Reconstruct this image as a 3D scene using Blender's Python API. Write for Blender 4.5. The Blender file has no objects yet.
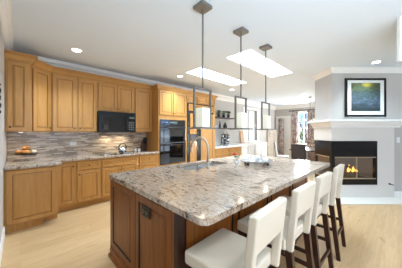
import bpy, bmesh, math, random
from mathutils import Vector, Matrix
random.seed(7)
PI = math.pi
scene = bpy.context.scene
COL = scene.collection

# ------------------------------------------------------------------ camera
TH = math.atan(197/188.6)                 # azimuth of the view from +X
CT, ST = math.cos(TH), math.sin(TH)
FA = math.atan2(-CT, ST)                  # turn of the fireplace wall
CAMH = 1.39
cd = bpy.data.cameras.new('camera'); cam = bpy.data.objects.new('camera', cd); COL.objects.link(cam)
cd.sensor_width = 36; cd.lens = 188.6/402*36; cd.shift_y = -2/402
cd.clip_start = 0.02
cam.location = (0, 0, CAMH); cam.rotation_euler = (PI/2, 0, TH-PI/2)
scene.camera = cam

# ------------------------------------------------------------------ world, lights, exposure
world = bpy.data.worlds.new('sky'); scene.world = world; world.use_nodes = True
wn = world.node_tree; wn.nodes.clear()
wo = wn.nodes.new('ShaderNodeOutputWorld'); wb = wn.nodes.new('ShaderNodeBackground')
wt = wn.nodes.new('ShaderNodeTexCoord'); ws = wn.nodes.new('ShaderNodeSeparateXYZ'); wr = wn.nodes.new('ShaderNodeValToRGB')
wn.links.new(wt.outputs['Generated'], ws.inputs[0]); wn.links.new(ws.outputs['Z'], wr.inputs[0])
wr.color_ramp.elements[0].position = 0.0; wr.color_ramp.elements[0].color = (0.50, 0.62, 0.78, 1)
e = wr.color_ramp.elements.new(0.06); e.color = (0.22, 0.42, 0.85, 1)
e = wr.color_ramp.elements.new(0.25); e.color = (0.55, 0.72, 1.0, 1)
wr.color_ramp.elements[-1].position = 0.6; wr.color_ramp.elements[-1].color = (1.0, 1.0, 1.0, 1)
wn.links.new(wr.outputs[0], wb.inputs[0])
wm = wn.nodes.new('ShaderNodeMapRange'); wm.inputs[1].default_value = .35; wm.inputs[2].default_value = -.9   # brighter sky on the sun's side
wm.inputs[3].default_value = 1.5; wm.inputs[4].default_value = 4.5
wn.links.new(ws.outputs['Y'], wm.inputs[0]); wn.links.new(wm.outputs[0], wb.inputs[1])
wn.links.new(wb.outputs[0], wo.inputs[0])

scene.view_settings.view_transform = 'Standard'; scene.view_settings.look = 'None'
scene.view_settings.gamma = 1; scene.view_settings.use_curve_mapping = False
scene.view_settings.exposure = 0.38

def area(name, loc, rot, sx, sy, power, color=(1, 1, 1)):
    l = bpy.data.lights.new(name, 'AREA'); l.shape = 'RECTANGLE'; l.size = sx; l.size_y = sy
    l.energy = power; l.color = color
    o = bpy.data.objects.new(name, l); COL.objects.link(o); o.location = loc; o.rotation_euler = rot
    return o
DAY = (0.67, 0.85, 1.0)
WINS = [(0.15, 2.75), (6.25, 7.25)]                     # tall windows behind the camera (x0, x1)
REAR = -2.6
UP = 1.15                                               # upward tilt for window lamps, added to throw light at the ceiling
for x0, x1 in WINS:
    area('daylight_rear', ((x0+x1)/2, REAR-0.3, 1.2), (PI/2+1.4, 0, 0), x1-x0, 2.2, 14*(x1-x0), DAY)
area('daylight_dining', (9.0, REAR-0.3, 1.2), (PI/2+0.5, 0, 0), 1.2, 2.2, 560, (.86, .94, 1))
area('fill_left', (-0.5, -1.4, 1.2), (PI/2+1.45, 0, -PI/2), 1.8, 2.2, 190, DAY)  # added fill lamp outside the left wall, aimed up to brighten the ceiling
area('daylight_far_window', (10.25, 3.2, 1.65), (PI/2, 0, PI/2), 1.0, 1.5, 260, (.9, .96, 1))
for x, y in ((0.55, -0.35), (1.8, -0.35)):              # added unseen spots behind the viewpoint, brightening the stool seats
    l = bpy.data.lights.new('can_or_fill_spot', 'SPOT'); l.energy = 36; l.spot_size = 2.0; l.spot_blend = .9; l.color = (.82, .93, 1); l.shadow_soft_size = .08
    lo = bpy.data.objects.new('can_or_fill_spot', l); COL.objects.link(lo); lo.location = (x, y, 2.70)
SKYL = [(2.72, 2.86, 4.47, 3.34), (2.71, 1.66, 4.47, 2.16)]
for x0, y0, x1, y1 in SKYL:
    area('daylight_skylight', ((x0+x1)/2, (y0+y1)/2, 3.2), (0, 0, 0), x1-x0, y1-y0, 135, (.76, .9, 1))

# ------------------------------------------------------------------ materials
def srgb(r, g, b):
    f = lambda v: (v/255/12.92) if v <= 10 else ((v/255+0.055)/1.055)**2.4
    return (f(r), f(g), f(b), 1)
def mat(name, col=(.8, .8, .8, 1), rough=.5, metal=0.0, spec=.5, coat=0.0, emit=None, estr=0, trans=0):
    m = bpy.data.materials.new(name); m.use_nodes = True
    b = m.node_tree.nodes['Principled BSDF']
    b.inputs['Base Color'].default_value = col; b.inputs['Roughness'].default_value = rough
    b.inputs['Metallic'].default_value = metal; b.inputs['Specular IOR Level'].default_value = spec
    b.inputs['Coat Weight'].default_value = coat; b.inputs['Transmission Weight'].default_value = trans
    if emit: b.inputs['Emission Color'].default_value = emit; b.inputs['Emission Strength'].default_value = estr
    return m
def N(m, t): return m.node_tree.nodes.new(t)
def L(m, a, b): m.node_tree.links.new(a, b)
def bsdf(m): return m.node_tree.nodes['Principled BSDF']
def coords(m, scale=(1, 1, 1), kind='Object', rot=(0, 0, 0)):
    c = N(m, 'ShaderNodeTexCoord'); p = N(m, 'ShaderNodeMapping')
    p.inputs['Scale'].default_value = scale; p.inputs['Rotation'].default_value = rot
    L(m, c.outputs[kind], p.inputs[0]); return p.outputs[0]
def noise(m, vec, scale=5, detail=3, rough=.5, dist=0):
    n = N(m, 'ShaderNodeTexNoise'); n.inputs['Scale'].default_value = scale; n.inputs['Detail'].default_value = detail
    n.inputs['Roughness'].default_value = rough; n.inputs['Distortion'].default_value = dist
    L(m, vec, n.inputs['Vector']); return n.outputs['Fac']
def ramp(m, fac, stops, const=False):
    r = N(m, 'ShaderNodeValToRGB'); cr = r.color_ramp
    if const: cr.interpolation = 'CONSTANT'
    while len(cr.elements) > 1: cr.elements.remove(cr.elements[0])
    cr.elements[0].position = stops[0][0]; cr.elements[0].color = stops[0][1]
    for p, c in stops[1:]:
        e = cr.elements.new(p); e.color = c
    L(m, fac, r.inputs[0]); return r.outputs[0]
def mix(m, fac, a, b, mode='MIX'):
    n = N(m, 'ShaderNodeMix'); n.data_type = 'RGBA'; n.blend_type = mode
    for v, i in ((fac, 0), (a, 6), (b, 7)):
        if hasattr(v, 'is_linked'): L(m, v, n.inputs[i])
        else: n.inputs[i].default_value = v
    return n.outputs[2]
def wood(name, a, b, scale=(9, 9, .9), rough=.35, coat=.15):
    m = mat(name, a, rough, coat=coat, spec=.25)
    v = coords(m, scale)
    f = noise(m, v, 3.0, 4, .6, .6)
    L(m, ramp(m, f, [(.3, a), (.7, b)]), bsdf(m).inputs['Base Color']); return m
M = {}
M['maple'] = wood('maple', srgb(192, 142, 80), srgb(176, 124, 64))
M['maple_h'] = wood('maple_horizontal', srgb(192, 142, 80), srgb(176, 124, 64), (.9, 9, 9))
M['maple_dark'] = wood('maple_side', srgb(188, 128, 66), srgb(172, 112, 54))
M['glaze'] = mat('glaze', srgb(146, 98, 50), .5)
M['cherry'] = wood('cherry', srgb(148, 86, 32), srgb(114, 62, 20), rough=.36, coat=.08)
M['cherry_glaze'] = mat('cherry_glaze', srgb(38, 20, 12), .5)
M['espresso'] = wood('espresso', srgb(62, 34, 24), srgb(44, 24, 17), rough=.3)
M['white'] = mat('white_paint', srgb(240, 237, 232), .45)
M['ceil'] = mat('ceiling_paint', srgb(226, 233, 240), .9, spec=.2)
M['wall'] = mat('wall_paint', srgb(196, 191, 185), .85, spec=.2)
M['surround'] = mat('fireplace_tile', srgb(222, 217, 209), .5)
M['black'] = mat('black_enamel', srgb(20, 20, 22), .25)
M['blackglass'] = mat('black_glass', srgb(10, 11, 13), .04, spec=.7, coat=.5)
M['darkmetal'] = mat('dark_bronze', srgb(48, 40, 34), .4, .6)
M['nickel'] = mat('brushed_nickel', srgb(140, 136, 130), .45, .7)
M['sinksteel'] = mat('sink_steel', srgb(205, 206, 206), .45, .6)
M['satin'] = mat('satin_nickel', srgb(186, 178, 166), .4, .9)
M['steel'] = mat('steel', srgb(190, 192, 194), .22, 1)
M['brass'] = mat('champagne_metal', srgb(216, 206, 184), .35, .9)
M['leather'] = mat('cream_leather', srgb(210, 196, 175), .45)
M['frosted'] = mat('frosted_glass_shade', srgb(240, 236, 215), .4, emit=(1, .92, .66, 1), estr=.2)
M['lamp'] = mat('lamp_lens', (1, 1, 1, 1), .4, emit=(1, .96, .88, 1), estr=6)
M['plant'] = mat('leaf', srgb(84, 104, 58), .6)
M['pot'] = mat('dark_pot', srgb(48, 44, 42), .5)
M['shelf'] = mat('dark_shelf', srgb(70, 60, 55), .5)
M['ceramic'] = mat('white_ceramic', srgb(238, 238, 236), .2)
M['red'] = mat('red_petal', srgb(190, 42, 40), .5)
M['bread'] = mat('bread_crust', srgb(206, 140, 72), .7)
M['paleroll'] = mat('pale_crust', srgb(226, 210, 186), .8)
M['key'] = mat('grey_key', srgb(96, 98, 100), .5)
M['traymetal'] = mat('polished_silver', srgb(226, 227, 228), .25, .8)
M['soil'] = mat('soil', srgb(60, 44, 32), .9)
M['log'] = mat('log_bark', srgb(92, 72, 56), .9)
M['ember'] = mat('flame', (1, .45, .08, 1), .5, emit=(1, .42, .06, 1), estr=5)
M['firebrick'] = mat('firebrick', srgb(150, 150, 149), .8)
M['chair_dark'] = mat('dark_chair_fabric', srgb(58, 50, 48), .7)
M['plastic'] = mat('white_plastic', srgb(235, 235, 232), .4)
M['greypane'] = mat('grey_panel', srgb(172, 174, 176), .35)
M['grass'] = mat('lawn', srgb(110, 128, 84), .9)

def glass(name, tint=(1, 1, 1, 1), rough=0.0, lo=.06, hi=.6, col=(1, 1, 1, 1)):
    m = bpy.data.materials.new(name); m.use_nodes = True; nt = m.node_tree; nt.nodes.clear()
    o = nt.nodes.new('ShaderNodeOutputMaterial'); mx = nt.nodes.new('ShaderNodeMixShader')
    t = nt.nodes.new('ShaderNodeBsdfTransparent'); g = nt.nodes.new('ShaderNodeBsdfGlossy')
    lw = nt.nodes.new('ShaderNodeLayerWeight'); lw.inputs[0].default_value = .25
    mr = nt.nodes.new('ShaderNodeMapRange'); mr.inputs[3].default_value = lo; mr.inputs[4].default_value = hi
    t.inputs[0].default_value = tint; g.inputs[0].default_value = col; g.inputs[1].default_value = rough
    nt.links.new(lw.outputs['Facing'], mr.inputs[0]); nt.links.new(mr.outputs[0], mx.inputs[0])
    nt.links.new(t.outputs[0], mx.inputs[1]); nt.links.new(g.outputs[0], mx.inputs[2]); nt.links.new(mx.outputs[0], o.inputs[0])
    return m
M['glass'] = glass('clear_glass'); M['fireglass'] = glass('fire_glass', (.86, .88, .88, 1), 0, .12, .2)
M['crystal'] = glass('crystal', (.97, .98, .985, 1), .12, .12, .6)

# granite
def granite():
    m = mat('granite', rough=.17, coat=.1)
    v = coords(m, (1.5, .75, 1), rot=(0, 0, .5))
    big = noise(m, v, 3.4, 7, .75, 2.8)
    c = ramp(m, big, [(.30, srgb(104, 78, 62)), (.40, srgb(160, 134, 112)), (.50, srgb(200, 182, 162)), (.60, srgb(180, 162, 144)), (.68, srgb(120, 98, 84)), (.76, srgb(186, 170, 152))])
    st = noise(m, coords(m, (2.6, .8, 1), rot=(0, 0, .6)), 6.5, 6, .75, 2.4)
    c = mix(m, ramp(m, st, [(.53, (0, 0, 0, 1)), (.61, (1, 1, 1, 1))]), c, srgb(92, 68, 58))
    g2 = noise(m, coords(m, (1, 1, 1)), 13, 4, .7, 1.0)
    c = mix(m, ramp(m, g2, [(.56, (0, 0, 0, 1)), (.68, (.8, .8, .8, 1))]), c, srgb(150, 146, 142))
    f2 = noise(m, coords(m, (1, 1, 1)), 60, 3, .6, .4)
    c = mix(m, ramp(m, f2, [(.62, (0, 0, 0, 1)), (.68, (1, 1, 1, 1))]), c, srgb(62, 48, 44))
    f3 = noise(m, coords(m, (1, 1, 1)), 36, 3, .6, .6)
    c = mix(m, ramp(m, f3, [(.60, (0, 0, 0, 1)), (.70, (.8, .8, .8, 1))]), c, srgb(216, 204, 188))
    L(m, c, bsdf(m).inputs['Base Color']); return m
M['granite'] = granite()
# mosaic backsplash (object coordinates, x along, z up)
def mosaic():
    m = mat('mosaic_tile', rough=.25)
    c = N(m, 'ShaderNodeTexCoord'); s = N(m, 'ShaderNodeSeparateXYZ'); k = N(m, 'ShaderNodeCombineXYZ')
    L(m, c.outputs['Object'], s.inputs[0]); L(m, s.outputs['X'], k.inputs['X']); L(m, s.outputs['Z'], k.inputs['Y'])
    b = N(m, 'ShaderNodeTexBrick'); L(m, k.outputs[0], b.inputs['Vector'])
    b.inputs['Scale'].default_value = 1; b.inputs['Brick Width'].default_value = .13; b.inputs['Row Height'].default_value = .021
    b.inputs['Mortar Size'].default_value = .0012; b.offset = .37; b.squash = 1.6; b.squash_frequency = 3
    b.inputs['Color1'].default_value = (0, 0, 0, 1); b.inputs['Color2'].default_value = (1, 1, 1, 1); b.inputs['Mortar'].default_value = (.5, .5, .5, 1)
    col = ramp(m, b.outputs['Color'], [(0, srgb(134, 112, 90)), (.2, srgb(178, 158, 132)), (.4, srgb(204, 186, 160)), (.6, srgb(152, 132, 110)), (.8, srgb(214, 198, 174))], True)
    L(m, col, bsdf(m).inputs['Base Color']); return m
M['mosaic'] = mosaic()
def planks():
    m = mat('oak_planks', rough=.33)
    v = coords(m, (1, 1, 1))
    b = N(m, 'ShaderNodeTexBrick'); L(m, v, b.inputs['Vector'])
    b.inputs['Scale'].default_value = 1; b.inputs['Brick Width'].default_value = 1.25; b.inputs['Row Height'].default_value = .14
    b.inputs['Mortar Size'].default_value = .001; b.offset = .41
    b.inputs['Color1'].default_value = srgb(212, 181, 138); b.inputs['Color2'].default_value = srgb(198, 164, 120); b.inputs['Mortar'].default_value = srgb(184, 148, 104)
    g = noise(m, coords(m, (1.0, 9, 1)), 2.2, 5, .7, 1.2)
    c = mix(m, ramp(m, g, [(.38, (.0, .0, .0, 1)), (.72, (.6, .6, .6, 1))]), b.outputs['Color'], srgb(178, 138, 92))
    kn = noise(m, coords(m, (2.2, 6, 1)), 1.7, 2, .5, .4)
    c = mix(m, ramp(m, kn, [(.70, (0, 0, 0, 1)), (.78, (.5, .5, .5, 1))]), c, srgb(140, 100, 62))
    L(m, c, bsdf(m).inputs['Base Color']); return m
M['planks'] = planks()
def floral(name, ground, petals, leaf, dark, sc=9):
    m = mat(name, rough=.85)
    v = coords(m)
    a = noise(m, v, sc, 3, .6, 1.0); b = noise(m, v, sc*1.4+3, 3, .6, 1.3)
    c = mix(m, ramp(m, a, [(.50, (0, 0, 0, 1)), (.58, (1, 1, 1, 1))]), ground, petals)
    c = mix(m, ramp(m, b, [(.54, (0, 0, 0, 1)), (.60, (1, 1, 1, 1))]), c, leaf)
    d = noise(m, v, sc*2.1, 2, .5, .5)
    c = mix(m, ramp(m, d, [(.60, (0, 0, 0, 1)), (.66, (1, 1, 1, 1))]), c, dark)
    L(m, c, bsdf(m).inputs['Base Color']); return m
M['floral'] = floral('floral_cloth', srgb(214, 202, 190), srgb(172, 116, 116), srgb(110, 106, 96), srgb(84, 66, 66))
M['mottled'] = floral('mottled_cloth', srgb(214, 203, 186), srgb(186, 172, 154), srgb(226, 218, 206), srgb(156, 142, 128), 14)
def painting():
    m = mat('painting_canvas', rough=.7)
    c = N(m, 'ShaderNodeTexCoord'); s = N(m, 'ShaderNodeSeparateXYZ'); L(m, c.outputs['Generated'], s.inputs[0])
    n = noise(m, coords(m, (5, 5, 9)), 2.0, 5, .62, 1.0)
    ad = N(m, 'ShaderNodeMath'); ad.operation = 'MULTIPLY_ADD'; ad.inputs[1].default_value = 1.1
    L(m, n, ad.inputs[0]); sb = N(m, 'ShaderNodeMath'); sb.operation = 'SUBTRACT'; sb.inputs[1].default_value = .5; L(m, s.outputs['Z'], sb.inputs[0]); L(m, sb.outputs[0], ad.inputs[2])
    col = ramp(m, ad.outputs[0], [(.15, srgb(35, 49, 49)), (.3, srgb(56, 73, 89)), (.42, srgb(83, 99, 116)), (.52, srgb(38, 57, 48)), (.62, srgb(67, 84, 94)), (.74, srgb(35, 52, 35)), (.84, srgb(88, 99, 67)), (.95, srgb(41, 51, 32)), (1.0, srgb(96, 99, 59))])
    g = N(m, 'ShaderNodeTexGradient'); g.gradient_type = 'SPHERICAL'
    mp = N(m, 'ShaderNodeMapping'); mp.inputs['Location'].default_value = (-.55*4.5, 0, -.95*8); mp.inputs['Scale'].default_value = (4.5, 0, 8)
    L(m, c.outputs['Generated'], mp.inputs[0]); L(m, mp.outputs[0], g.inputs[0])
    col = mix(m, g.outputs['Fac'], col, srgb(214, 196, 70))
    L(m, col, bsdf(m).inputs['Base Color']); return m
M['painting'] = painting()

# ------------------------------------------------------------------ mesh helpers
class B:
    def __init__(s): s.bm = bmesh.new()
    def face(s, vs, mi=0, smooth=False):
        try: f = s.bm.faces.new(vs)
        except ValueError: return None
        f.material_index = mi; f.smooth = smooth; return f
    def box(s, x0, y0, z0, x1, y1, z1, mi=0):
        v = [s.bm.verts.new(p) for p in ((x0, y0, z0), (x1, y0, z0), (x1, y1, z0), (x0, y1, z0), (x0, y0, z1), (x1, y0, z1), (x1, y1, z1), (x0, y1, z1))]
        for q in ((3, 2, 1, 0), (4, 5, 6, 7), (0, 1, 5, 4), (1, 2, 6, 5), (2, 3, 7, 6), (3, 0, 4, 7)): s.face([v[i] for i in q], mi)
        return s
    def prism(s, pts, z0, z1, mi=0):
        a = [s.bm.verts.new((x, y, z0)) for x, y in pts]; b = [s.bm.verts.new((x, y, z1)) for x, y in pts]
        n = len(pts); s.face(a[::-1], mi); s.face(b, mi)
        for i in range(n): s.face([a[i], a[(i+1) % n], b[(i+1) % n], b[i]], mi)
        return s
    def hexa(s, lo, hi, mi=0):                    # two quads of 3-D points
        a = [s.bm.verts.new(p) for p in lo]; b = [s.bm.verts.new(p) for p in hi]
        s.face(a[::-1], mi); s.face(b, mi)
        for i in range(4): s.face([a[i], a[(i+1) % 4], b[(i+1) % 4], b[i]], mi)
        return s
    def lathe(s, prof, c=(0, 0, 0), n=16, mi=0, axis='z'):
        rings = []
        for r, z in prof:
            ring = []
            for k in range(n):
                a = 2*PI*k/n; x, y = r*math.cos(a), r*math.sin(a)
                p = (x, y, z) if axis == 'z' else ((x, -z, y) if axis == 'y' else (z, x, y))
                ring.append(s.bm.verts.new((p[0]+c[0], p[1]+c[1], p[2]+c[2])))
            rings.append(ring)
        for a, b in zip(rings, rings[1:]):
            for k in range(n): s.face([a[k], a[(k+1) % n], b[(k+1) % n], b[k]], mi, True)
        s.face(rings[0][::-1], mi); s.face(rings[-1], mi); return s
    def tube(s, pts, r, n=8, mi=0, radii=None):
        pts = [Vector(p) for p in pts]; rings = []
        t0 = (pts[1]-pts[0]).normalized(); up = Vector((0, 0, 1)) if abs(t0.z) < .9 else Vector((1, 0, 0))
        u = t0.cross(up).normalized()
        for i, p in enumerate(pts):
            t = ((pts[min(i+1, len(pts)-1)]-p).normalized()+(p-pts[max(i-1, 0)]).normalized()).normalized()
            u = (u-t*u.dot(t)).normalized(); w = t.cross(u); rr = radii[i] if radii else r
            rings.append([s.bm.verts.new(p+u*rr*math.cos(2*PI*k/n)+w*rr*math.sin(2*PI*k/n)) for k in range(n)])
        for a, b in zip(rings, rings[1:]):
            for k in range(n): s.face([a[k], a[(k+1) % n], b[(k+1) % n], b[k]], mi, True)
        s.face(rings[0][::-1], mi); s.face(rings[-1], mi); return s
    def ball(s, c, r, sx=1, sy=1, sz=1, seg=12, mi=0, jitter=0):
        ret = bmesh.ops.create_uvsphere(s.bm, u_segments=seg, v_segments=max(6, seg*2//3), radius=1)
        for v in ret['verts']:
            j = 1+random.uniform(-jitter, jitter)
            v.co = Vector((c[0]+v.co.x*r*sx*j, c[1]+v.co.y*r*sy*j, c[2]+v.co.z*r*sz*j))
            for f in v.link_faces: f.smooth = True; f.material_index = mi
        return s
    def sweep(s, path, prof, closed=False, mi=0, dark=()):  # prof: (out, z); out is to the right of the path
        P = [Vector(p) for p in path]; n = len(P); rings = []
        for i in range(n):
            d = []
            if closed or i > 0: d.append((P[i]-P[i-1]).normalized())
            if closed or i < n-1: d.append((P[(i+1) % n]-P[i]).normalized())
            ns = [Vector((q.y, -q.x)) for q in d]
            m = ns[0] if len(ns) == 1 else (ns[0]+ns[1])/(1+ns[0].dot(ns[1]))
            rings.append([s.bm.verts.new((P[i].x+m.x*o, P[i].y+m.y*o, z)) for o, z in prof])
        k = len(prof)
        for i in range(n if closed else n-1):
            a, b = rings[i], rings[(i+1) % n]
            for j in range(k): s.face([a[j], b[j], b[(j+1) % k], a[(j+1) % k]], 1 if j in dark else mi)
        if not closed: s.face(rings[0][::-1], mi); s.face(rings[-1], mi)
        return s
    def loops(s, w, h, prof, mats=None):           # nested rectangles in the xz plane: (inset, y)
        R = []
        for i, y in prof:
            R.append([s.bm.verts.new(p) for p in ((i, y, i), (w-i, y, i), (w-i, y, h-i), (i, y, h-i))])
        for q, (a, b) in enumerate(zip(R, R[1:])):
            for k in range(4): s.face([a[k], a[(k+1) % 4], b[(k+1) % 4], b[k]], (mats or {}).get(q, 0))
        s.face(R[-1], 0); s.face(R[0][::-1], 0); return s
    def xf(s, mtx): bmesh.ops.transform(s.bm, matrix=mtx, verts=s.bm.verts); return s
    def build(s, name, mats, parent=None, loc=(0, 0, 0), rz=0, bevel=0, seg=2, sub=0):
        bmesh.ops.recalc_face_normals(s.bm, faces=s.bm.faces)
        me = bpy.data.meshes.new(name); s.bm.to_mesh(me); s.bm.free()
        for m in (mats if isinstance(mats, (list, tuple)) else [mats]): me.materials.append(M[m] if isinstance(m, str) else m)
        o = bpy.data.objects.new(name, me); COL.objects.link(o); o.location = loc; o.rotation_euler.z = rz
        if parent: o.parent = parent
        if bevel:
            b = o.modifiers.new('bevel', 'BEVEL'); b.width = bevel; b.segments = seg; b.limit_method = 'ANGLE'; b.angle_limit = .6
        if sub:
            b = o.modifiers.new('sub', 'SUBSURF'); b.levels = sub; b.render_levels = sub
        return o
def tag(o, label, cat, group=None):
    o['label'] = label; o['category'] = cat
    if group: o['group'] = group
    return o
def thing(name, label, cat, loc=(0, 0, 0), rz=0, group=None):
    o = bpy.data.objects.new(name, None); COL.objects.link(o); o.location = loc; o.rotation_euler.z = rz
    o.empty_display_size = .1
    return tag(o, label, cat, group)
def struct(o): o['kind'] = 'structure'; return o
def copy_tree(o, parent=None):
    c = o.copy(); COL.objects.link(c)
    if parent: c.parent = parent
    for ch in list(o.children): copy_tree(ch, c)
    return c
def rd(r, d): return (ST*r+CT*d, -CT*r+ST*d)      # metres right of / ahead of the viewpoint -> world
def slab(outer, holes, z0, z1):                   # flat slab with holes
    b = B(); bm = b.bm; edges = []
    for lp in [outer]+holes:
        vs = [bm.verts.new((x, y, z1)) for x, y in lp]
        edges += [bm.edges.new((vs[i], vs[(i+1) % len(vs)])) for i in range(len(vs))]
    r = bmesh.ops.triangle_fill(bm, use_beauty=True, use_dissolve=False, edges=edges)
    fs = [g for g in r['geom'] if isinstance(g, bmesh.types.BMFace)]
    ex = bmesh.ops.extrude_face_region(bm, geom=fs)
    for v in [g for g in ex['geom'] if isinstance(g, bmesh.types.BMVert)]: v.co.z = z0
    return b
def rrect(x0, y0, x1, y1, r, n=5):
    out = []
    for cx, cy, a0 in ((x1-r, y1-r, 0), (x0+r, y1-r, PI/2), (x0+r, y0+r, PI), (x1-r, y0+r, 1.5*PI)):
        for k in range(n+1):
            a = a0+PI/2*k/n; out.append((cx+r*math.cos(a), cy+r*math.sin(a)))
    return out

# ------------------------------------------------------------------ the setting
CZ = 2.74
XL, YB, XF = -.165, 4.58, 9.9
struct(B().box(-.4, REAR-.15, -.12, 10.1, 4.75, 0).build('floor', 'planks'))
hs = [[(a, b), (c, b), (c, d), (a, d)] for a, b, c, d in SKYL]
cl = slab([(-.4, REAR-.15), (10.1, REAR-.15), (10.1, 4.75), (-.4, 4.75)], hs, CZ, CZ+.1)
for a, b_, c, d in SKYL:                           # skylight wells
    for q in ((a-.03, b_-.03, c+.03, b_), (a-.03, d, c+.03, d+.03), (a-.03, b_, a, d), (c, b_, c+.03, d)):
        cl.box(q[0], q[1], CZ+.1, q[2], q[3], CZ+.28)
struct(cl.build('ceiling', 'ceil'))
M['skypane'] = glass('skylight_diffuser', (.97, .98, 1, 1), .3)
for i, (a, b_, c, d) in enumerate(SKYL):
    w = struct(B().box(a-.03, b_-.03, CZ+.28, c+.03, d+.03, CZ+.31).build('window_%d' % (i+1), 'skypane'))
lw0, lw1 = -2.35, -.45  # unseen left window opening, added to let the fill in
struct(B().box(XL-.15, lw1, 0, XL, YB+.17, CZ).box(XL-.15, REAR-.15, 0, XL, lw0, CZ).box(XL-.15, lw0, 0, XL, lw1, .12).box(XL-.15, lw0, 2.45, XL, lw1, CZ).build('wall_left', 'wall'))
b = B()
for k in range(5):
    yy = lw0+(lw1-lw0)*k/4; b.box(XL-.1, yy-.025, .12, XL-.05, yy+.025, 2.45)
for k in range(6):
    zz = .12+2.33*k/5; b.box(XL-.1, lw0, zz-.02, XL-.05, lw1, zz+.02)
w = struct(b.build('window_8', 'white')); B().box(XL-.08, lw0, .12, XL-.075, lw1, 2.45).build('pane', 'glass', w)
# back wall with the small cased window
wx0, wx1, wz0, wz1 = 6.95, 8.02, 1.0, 2.38
b = B()
b.box(XL, YB, 0, wx0, YB+.17, CZ).box(wx1, YB, 0, XF+.2, YB+.17, CZ).box(wx0, YB, 0, wx1, YB+.17, wz0).box(wx0, YB, wz1, wx1, YB+.17, CZ)
struct(b.build('wall_back', 'wall'))
b = B()
b.box(wx0-.09, YB-.03, wz0-.09, wx0, YB+.02, wz1+.09).box(wx1, YB-.03, wz0-.09, wx1+.09, YB+.02, wz1+.09)
b.box(wx0, YB-.03, wz1, wx1, YB+.02, wz1+.09).box(wx0-.13, YB-.06, wz0-.05, wx1+.13, YB+.02, wz0)
b.box((wx0+wx1)/2-.02, YB+.06, wz0, (wx0+wx1)/2+.02, YB+.1, wz1).box(wx0, YB+.06, 1.68, wx1, YB+.1, 1.72)
w3 = struct(b.build('window_3', 'white', bevel=.004))
M['blind'] = mat('roller_blind', srgb(236, 236, 234), .8)
B().box(wx0, YB+.11, wz0, wx1, YB+.12, wz1).build('pane', 'blind', w3)
# far wall with dining window and glazed door
fy0, fy1, fz0, fz1 = 2.72, 3.62, .82, 2.34
dy0, dy1, dz1 = 3.86, 4.42, 2.12
b = B()
b.box(XF, fy1, 0, XF+.15, dy0, CZ).box(XF, dy1, 0, XF+.15, YB, CZ).box(XF, dy0, dz1, XF+.15, dy1, CZ)
b.box(XF, REAR, 0, XF+.15, fy0, CZ).box(XF, fy0, 0, XF+.15, fy1, fz0).box(XF, fy0, fz1, XF+.15, fy1, CZ)
struct(b.build('wall_far', 'wall'))
b = B()
b.box(XF-.02, fy0-.08, fz0-.08, XF+.02, fy0, fz1+.08).box(XF-.02, fy1, fz0-.08, XF+.02, fy1+.08, fz1+.08)
b.box(XF-.02, fy0, fz1, XF+.02, fy1, fz1+.08).box(XF-.05, fy0-.1, fz0-.08, XF+.02, fy1+.1, fz0)
b.box(XF+.05, (fy0+fy1)/2-.02, fz0, XF+.09, (fy0+fy1)/2+.02, fz1).box(XF+.05, fy0, 1.56, XF+.09, fy1, 1.6)
w4 = struct(b.build('window_4', 'white'))
B().box(XF+.06, fy0, fz0, XF+.065, fy1, fz1).build('pane', 'glass', w4)
b = B()
b.box(XF-.02, dy1, 0, XF+.02, dy1+.09, dz1+.09).box(XF-.02, dy0-.09, 0, XF+.02, dy0, dz1+.09).box(XF-.02, dy0, dz1, XF+.02, dy1, dz1+.09)
b.box(XF+.04, dy0, 0, XF+.08, dy0+.12, dz1).box(XF+.04, dy1-.12, 0, XF+.08, dy1, dz1).box(XF+.04, dy0+.12, dz1-.14, XF+.08, dy1-.12, dz1).box(XF+.04, dy0+.12, 0, XF+.08, dy1-.12, .3)
dr = struct(b.build('door_1', 'white'))
B().box(XF+.055, dy0+.12, .3, XF+.06, dy1-.12, dz1-.14).build('pane', 'blind', dr)
B().ball((XF+.02, dy0+.06, 1.0), .03).build('knob', 'brass', dr)
# wall behind the viewpoint with tall windows
b = B(); xs = XL
allw = WINS+[(8.4, 9.6)]
for x0, x1 in allw:
    b.box(xs, REAR-.15, 0, x0, REAR, CZ).box(x0, REAR-.15, 0, x1, REAR, .12).box(x0, REAR-.15, 2.45, x1, REAR, CZ); xs = x1
b.box(xs, REAR-.15, 0, XF+.15, REAR, CZ)
struct(b.build('wall_rear', 'wall'))
for i, (x0, x1) in enumerate(allw):
    b = B(); n = max(2, round((x1-x0)/.45))
    for k in range(n+1):
        xx = x0+(x1-x0)*k/n; b.box(xx-.025, REAR-.1, .12, xx+.025, REAR-.05, 2.45)
    for k in range(6):
        zz = .12+2.33*k/5; b.box(x0, REAR-.1, zz-.02, x1, REAR-.05, zz+.02)
    w = struct(b.build('window_%d' % (i+5), 'white'))
    B().box(x0, REAR-.08, .12, x1, REAR-.075, 2.45).build('pane', 'glass', w)
# fireplace wall: coordinates (right, ahead), turned by FA
r0, r1, FZ0, FZ1 = 2.78, 3.71, .277, 1.2
b = B()
b.box(r0, 4.0, 0, r1, 4.6, FZ0).box(r0, 4.0, FZ1, r1, 4.6, CZ).box(r1, 4.0, 0, 8.0, 4.6, CZ).box(r0, 4.55, FZ0, r1, 4.6, FZ1)
struct(b.build('wall_right', 'wall', rz=FA))
CROWN = [(0, -.105), (.014, -.105), (.018, -.085), (.05, -.045), (.075, -.03), (.08, -.012), (.095, -.012), (.095, 0), (0, 0)]
cr = lambda prof: [(o, CZ+z) for o, z in prof]
struct(B().sweep([(XL, REAR), (XL, YB-.02)], cr(CROWN)).build('trim_7', 'white'))
struct(B().sweep([(XL, YB), (XF, YB), (XF, REAR)], cr([(o*1.55, z*1.6) for o, z in CROWN])).build('trim_1', 'white'))
struct(B().sweep([(r0, 4.6), (r0, 4.0), (7.9, 4.0)], cr(CROWN)).build('trim_2', 'white', rz=FA))
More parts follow.
